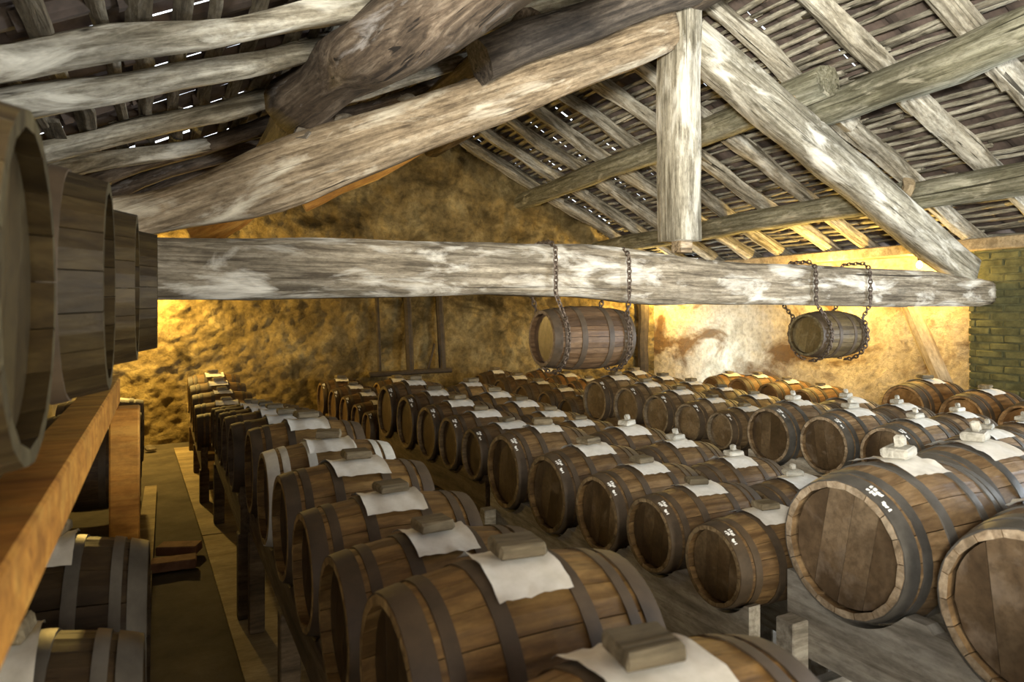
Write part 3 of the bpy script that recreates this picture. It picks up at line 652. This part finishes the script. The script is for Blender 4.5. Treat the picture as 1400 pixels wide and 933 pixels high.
# ------------------------------------------------------------------ other things
fr = tag(empty('wall_rack', (2.9, 8.62, .7)), 'dark wooden frame of three uprights hanging on the back wall', 'frame')
def infr(o): o.parent = fr; o.matrix_parent_inverse = Matrix.Translation((-2.9, -8.62, -.7)); return o
a, b = onY(505, 513, 8.6), onY(617, 506, 8.6)
infr(log('crossbar', a, b, .035, .035, M['darkiron'], sq=.8, n=4, sides=8, wob=.002))
for px, r in ((519, .025), (561, .05), (605, .05)):
    p = onY(px, 508, 8.62); infr(log('upright', p, (p.x, 8.83, 2.3), r, r, M['darkiron'], sq=.8, n=4, sides=8, wob=.004))
p = onY(585, 506, 8.6); infr(log('stick', p, onY(594, 470, 8.64), .02, .015, M['darkiron'], n=4, sides=6, wob=.003))
tag(log('leaning_plank', (6.85, 4.66, 1.85), (6.70, 3.72, .02), .08, .08, M['plank'], sq=.9, n=6, sides=8, wob=.003, lump=.02), 'pale sawn plank leaning slantwise against the lamp-lit side wall', 'plank')
def sheet(name, quad, t, mat, label, cat):
    V = [(x, y, 0) for x, y in quad] + [(x, y, t) for x, y in quad]; c = Vector((sum(q[0] for q in quad) / 4, sum(q[1] for q in quad) / 4, 0))
    o = meshobj(name, [Vector(v) - c for v in V], [(3, 2, 1, 0), (4, 5, 6, 7), (0, 1, 5, 4), (1, 2, 6, 5), (2, 3, 7, 6), (3, 0, 4, 7)], mat); o.location = (c.x, c.y, .004); return tag(o, label, cat)
sheet('plywood_sheet', [(.34, 1.6), (.92, 1.6), (.92, 5.0), (.245, 5.0)], .012, M['ply'], 'long plywood sheet on the floor beneath the aisle barrels', 'plywood sheet')
sheet('plywood_sheet', [(.243, 5.02), (.92, 5.02), (.92, 8.35), (.125, 8.35)], .012, M['ply'], 'plywood sheet on the floor ending by the lit back wall', 'plywood sheet')
sheet('floor_plank', [(-.16, 3.6), (-.05, 3.6), (-.03, 6.6), (-.12, 6.6)], .02, M['ply'], 'narrow plank lying along the floor by the pine post', 'plank')
for k, (px, py, sc) in enumerate(((250, 745, 1), (243, 765, 1.1))):
    d_ = pdir(px, py); t = 1.45 / -d_.z; p = d_ * t; o = box('loose_brick', (-.06, -.12, 0), (.06, .12, .055), M['redbrick'], bev=.006); o.location = (p.x - .02, p.y, .003); o.rotation_euler = (0, 0, 1.2 + .3 * k)
    tag(o, ('loose reddish brick lying in the aisle, the one further from the plywood' if k else 'loose reddish brick lying in the aisle close to the plywood'), 'brick')
d_ = pdir(205, 614); p = d_ * (1.5 / -d_.z); bm = bmesh.new(); bmesh.ops.create_icosphere(bm, subdivisions=2, radius=.06)
for v in bm.verts: v.co *= 1 + .5 * mnoise.noise(v.co * 14); v.co.z = max(v.co.z * .7 + .02, 0)
o = bmobj('stone', bm, M['stone']); o.location = (p.x, p.y - .1, 0); tag(o, 'flat dark stone on the floor at the foot of back wall', 'stone')
V, F = [], []
for j in range(15):
    for i in range(15):
        u, v = i / 14, j / 14; V.append((-.5 + u, -.35 + v * .7, .01 + .22 * max(0, 1 - abs(u - .5) * 1.9) * max(0, 1 - abs(v - .5) * 1.7) + .05 * (1 + mnoise.noise(Vector((u * 4, v * 4, 2))))))
for j in range(14):
    for i in range(14): q = j * 15 + i; F.append((q, q + 1, q + 16, q + 15))
o = meshobj('plastic_sheet', V, F, M['tarp'], None, True); o.location = (3.2, 1.75, 0); o.scale = (.62, 1, 1); tag(o, 'crumpled white plastic sheet on the floor behind the scalloped rack', 'plastic sheet')
st = box('strip', (-.42, -.02, 0), (.42, .02, .012), M['blue'], o); st.location = (0, -.18, .13); st.rotation_euler = (.35, 0, .2)

# ------------------------------------------------------------------ lamps and added light sources
def lamp(loc, power, label, rad=.045, bulb=True):
    t = tag(empty('wall_lamp', loc), label, 'lamp', 'warm lamps behind the tie beam')
    bm = bmesh.new(); bmesh.ops.create_uvsphere(bm, u_segments=16, v_segments=10, radius=.03)
    for v in bm.verts:
        if v.co.z > 0: v.co.z *= 1.6; v.co.x *= 1 - max(0, v.co.z - .015) * 12; v.co.y *= 1 - max(0, v.co.z - .015) * 12
    bmobj('bulb', bm, M['bulb'], t, True)
    bm = bmesh.new(); bmesh.ops.create_cone(bm, cap_ends=True, segments=12, radius1=.016, radius2=.02, depth=.05, matrix=Matrix.Translation((0, 0, .07))); bmobj('socket', bm, M['darkiron'], t)
    p = point('lamp_light', (0, 0, -.06), power, WARM, rad); p.parent = t
lamp((-.22, 8.40, 1.84), 125, 'warm bare bulb by the back wall above the aisle end')
lamp((6.62, 8.42, 1.92), 75, 'warm bare bulb in the far corner of the lit walls')
lamp((6.45, 5.35, 1.86), 75, 'warm bare bulb under the eaves halfway along side wall')
lamp((6.70, 4.32, 1.95), 34, 'warm bare bulb under the eaves beside the brick pier')
t = tag(empty('added_tube_lamp', (6.45, 7.35, .42)), 'added cool white tube lamp hidden low behind the barrels', 'lamp')  # unseen lamp added for the cool patch on the side wall
bm = bmesh.new(); bmesh.ops.create_cone(bm, cap_ends=True, segments=10, radius1=.018, radius2=.018, depth=.9, matrix=Matrix.Rotation(PI / 2, 4, 'X')); bmobj('tube', bm, M['tube'], t)
box('base', (-.04, -.48, -.42), (.04, .48, -.03), M['rack'], t)
l = area('added_tube_light', (6.32, 7.35, .46), (7.0, 7.35, .72), 1.8, .06, 26, (.58, .79, 1.0))  # added cool light washing the low part of the wall

fl = tag(empty('fill_light', (-.60, -.66, 1.70), -.9), 'black floodlight added out of view, aimed up at the roof', 'fill_light')  # unseen fixture added to go with the roof fill
box('housing', (-.2, -.05, -.17), (.2, .03, .17), M['darkiron'], fl, .01)
box('bracket', (-.03, -.16, -.03), (.03, -.05, .03), M['darkiron'], fl)
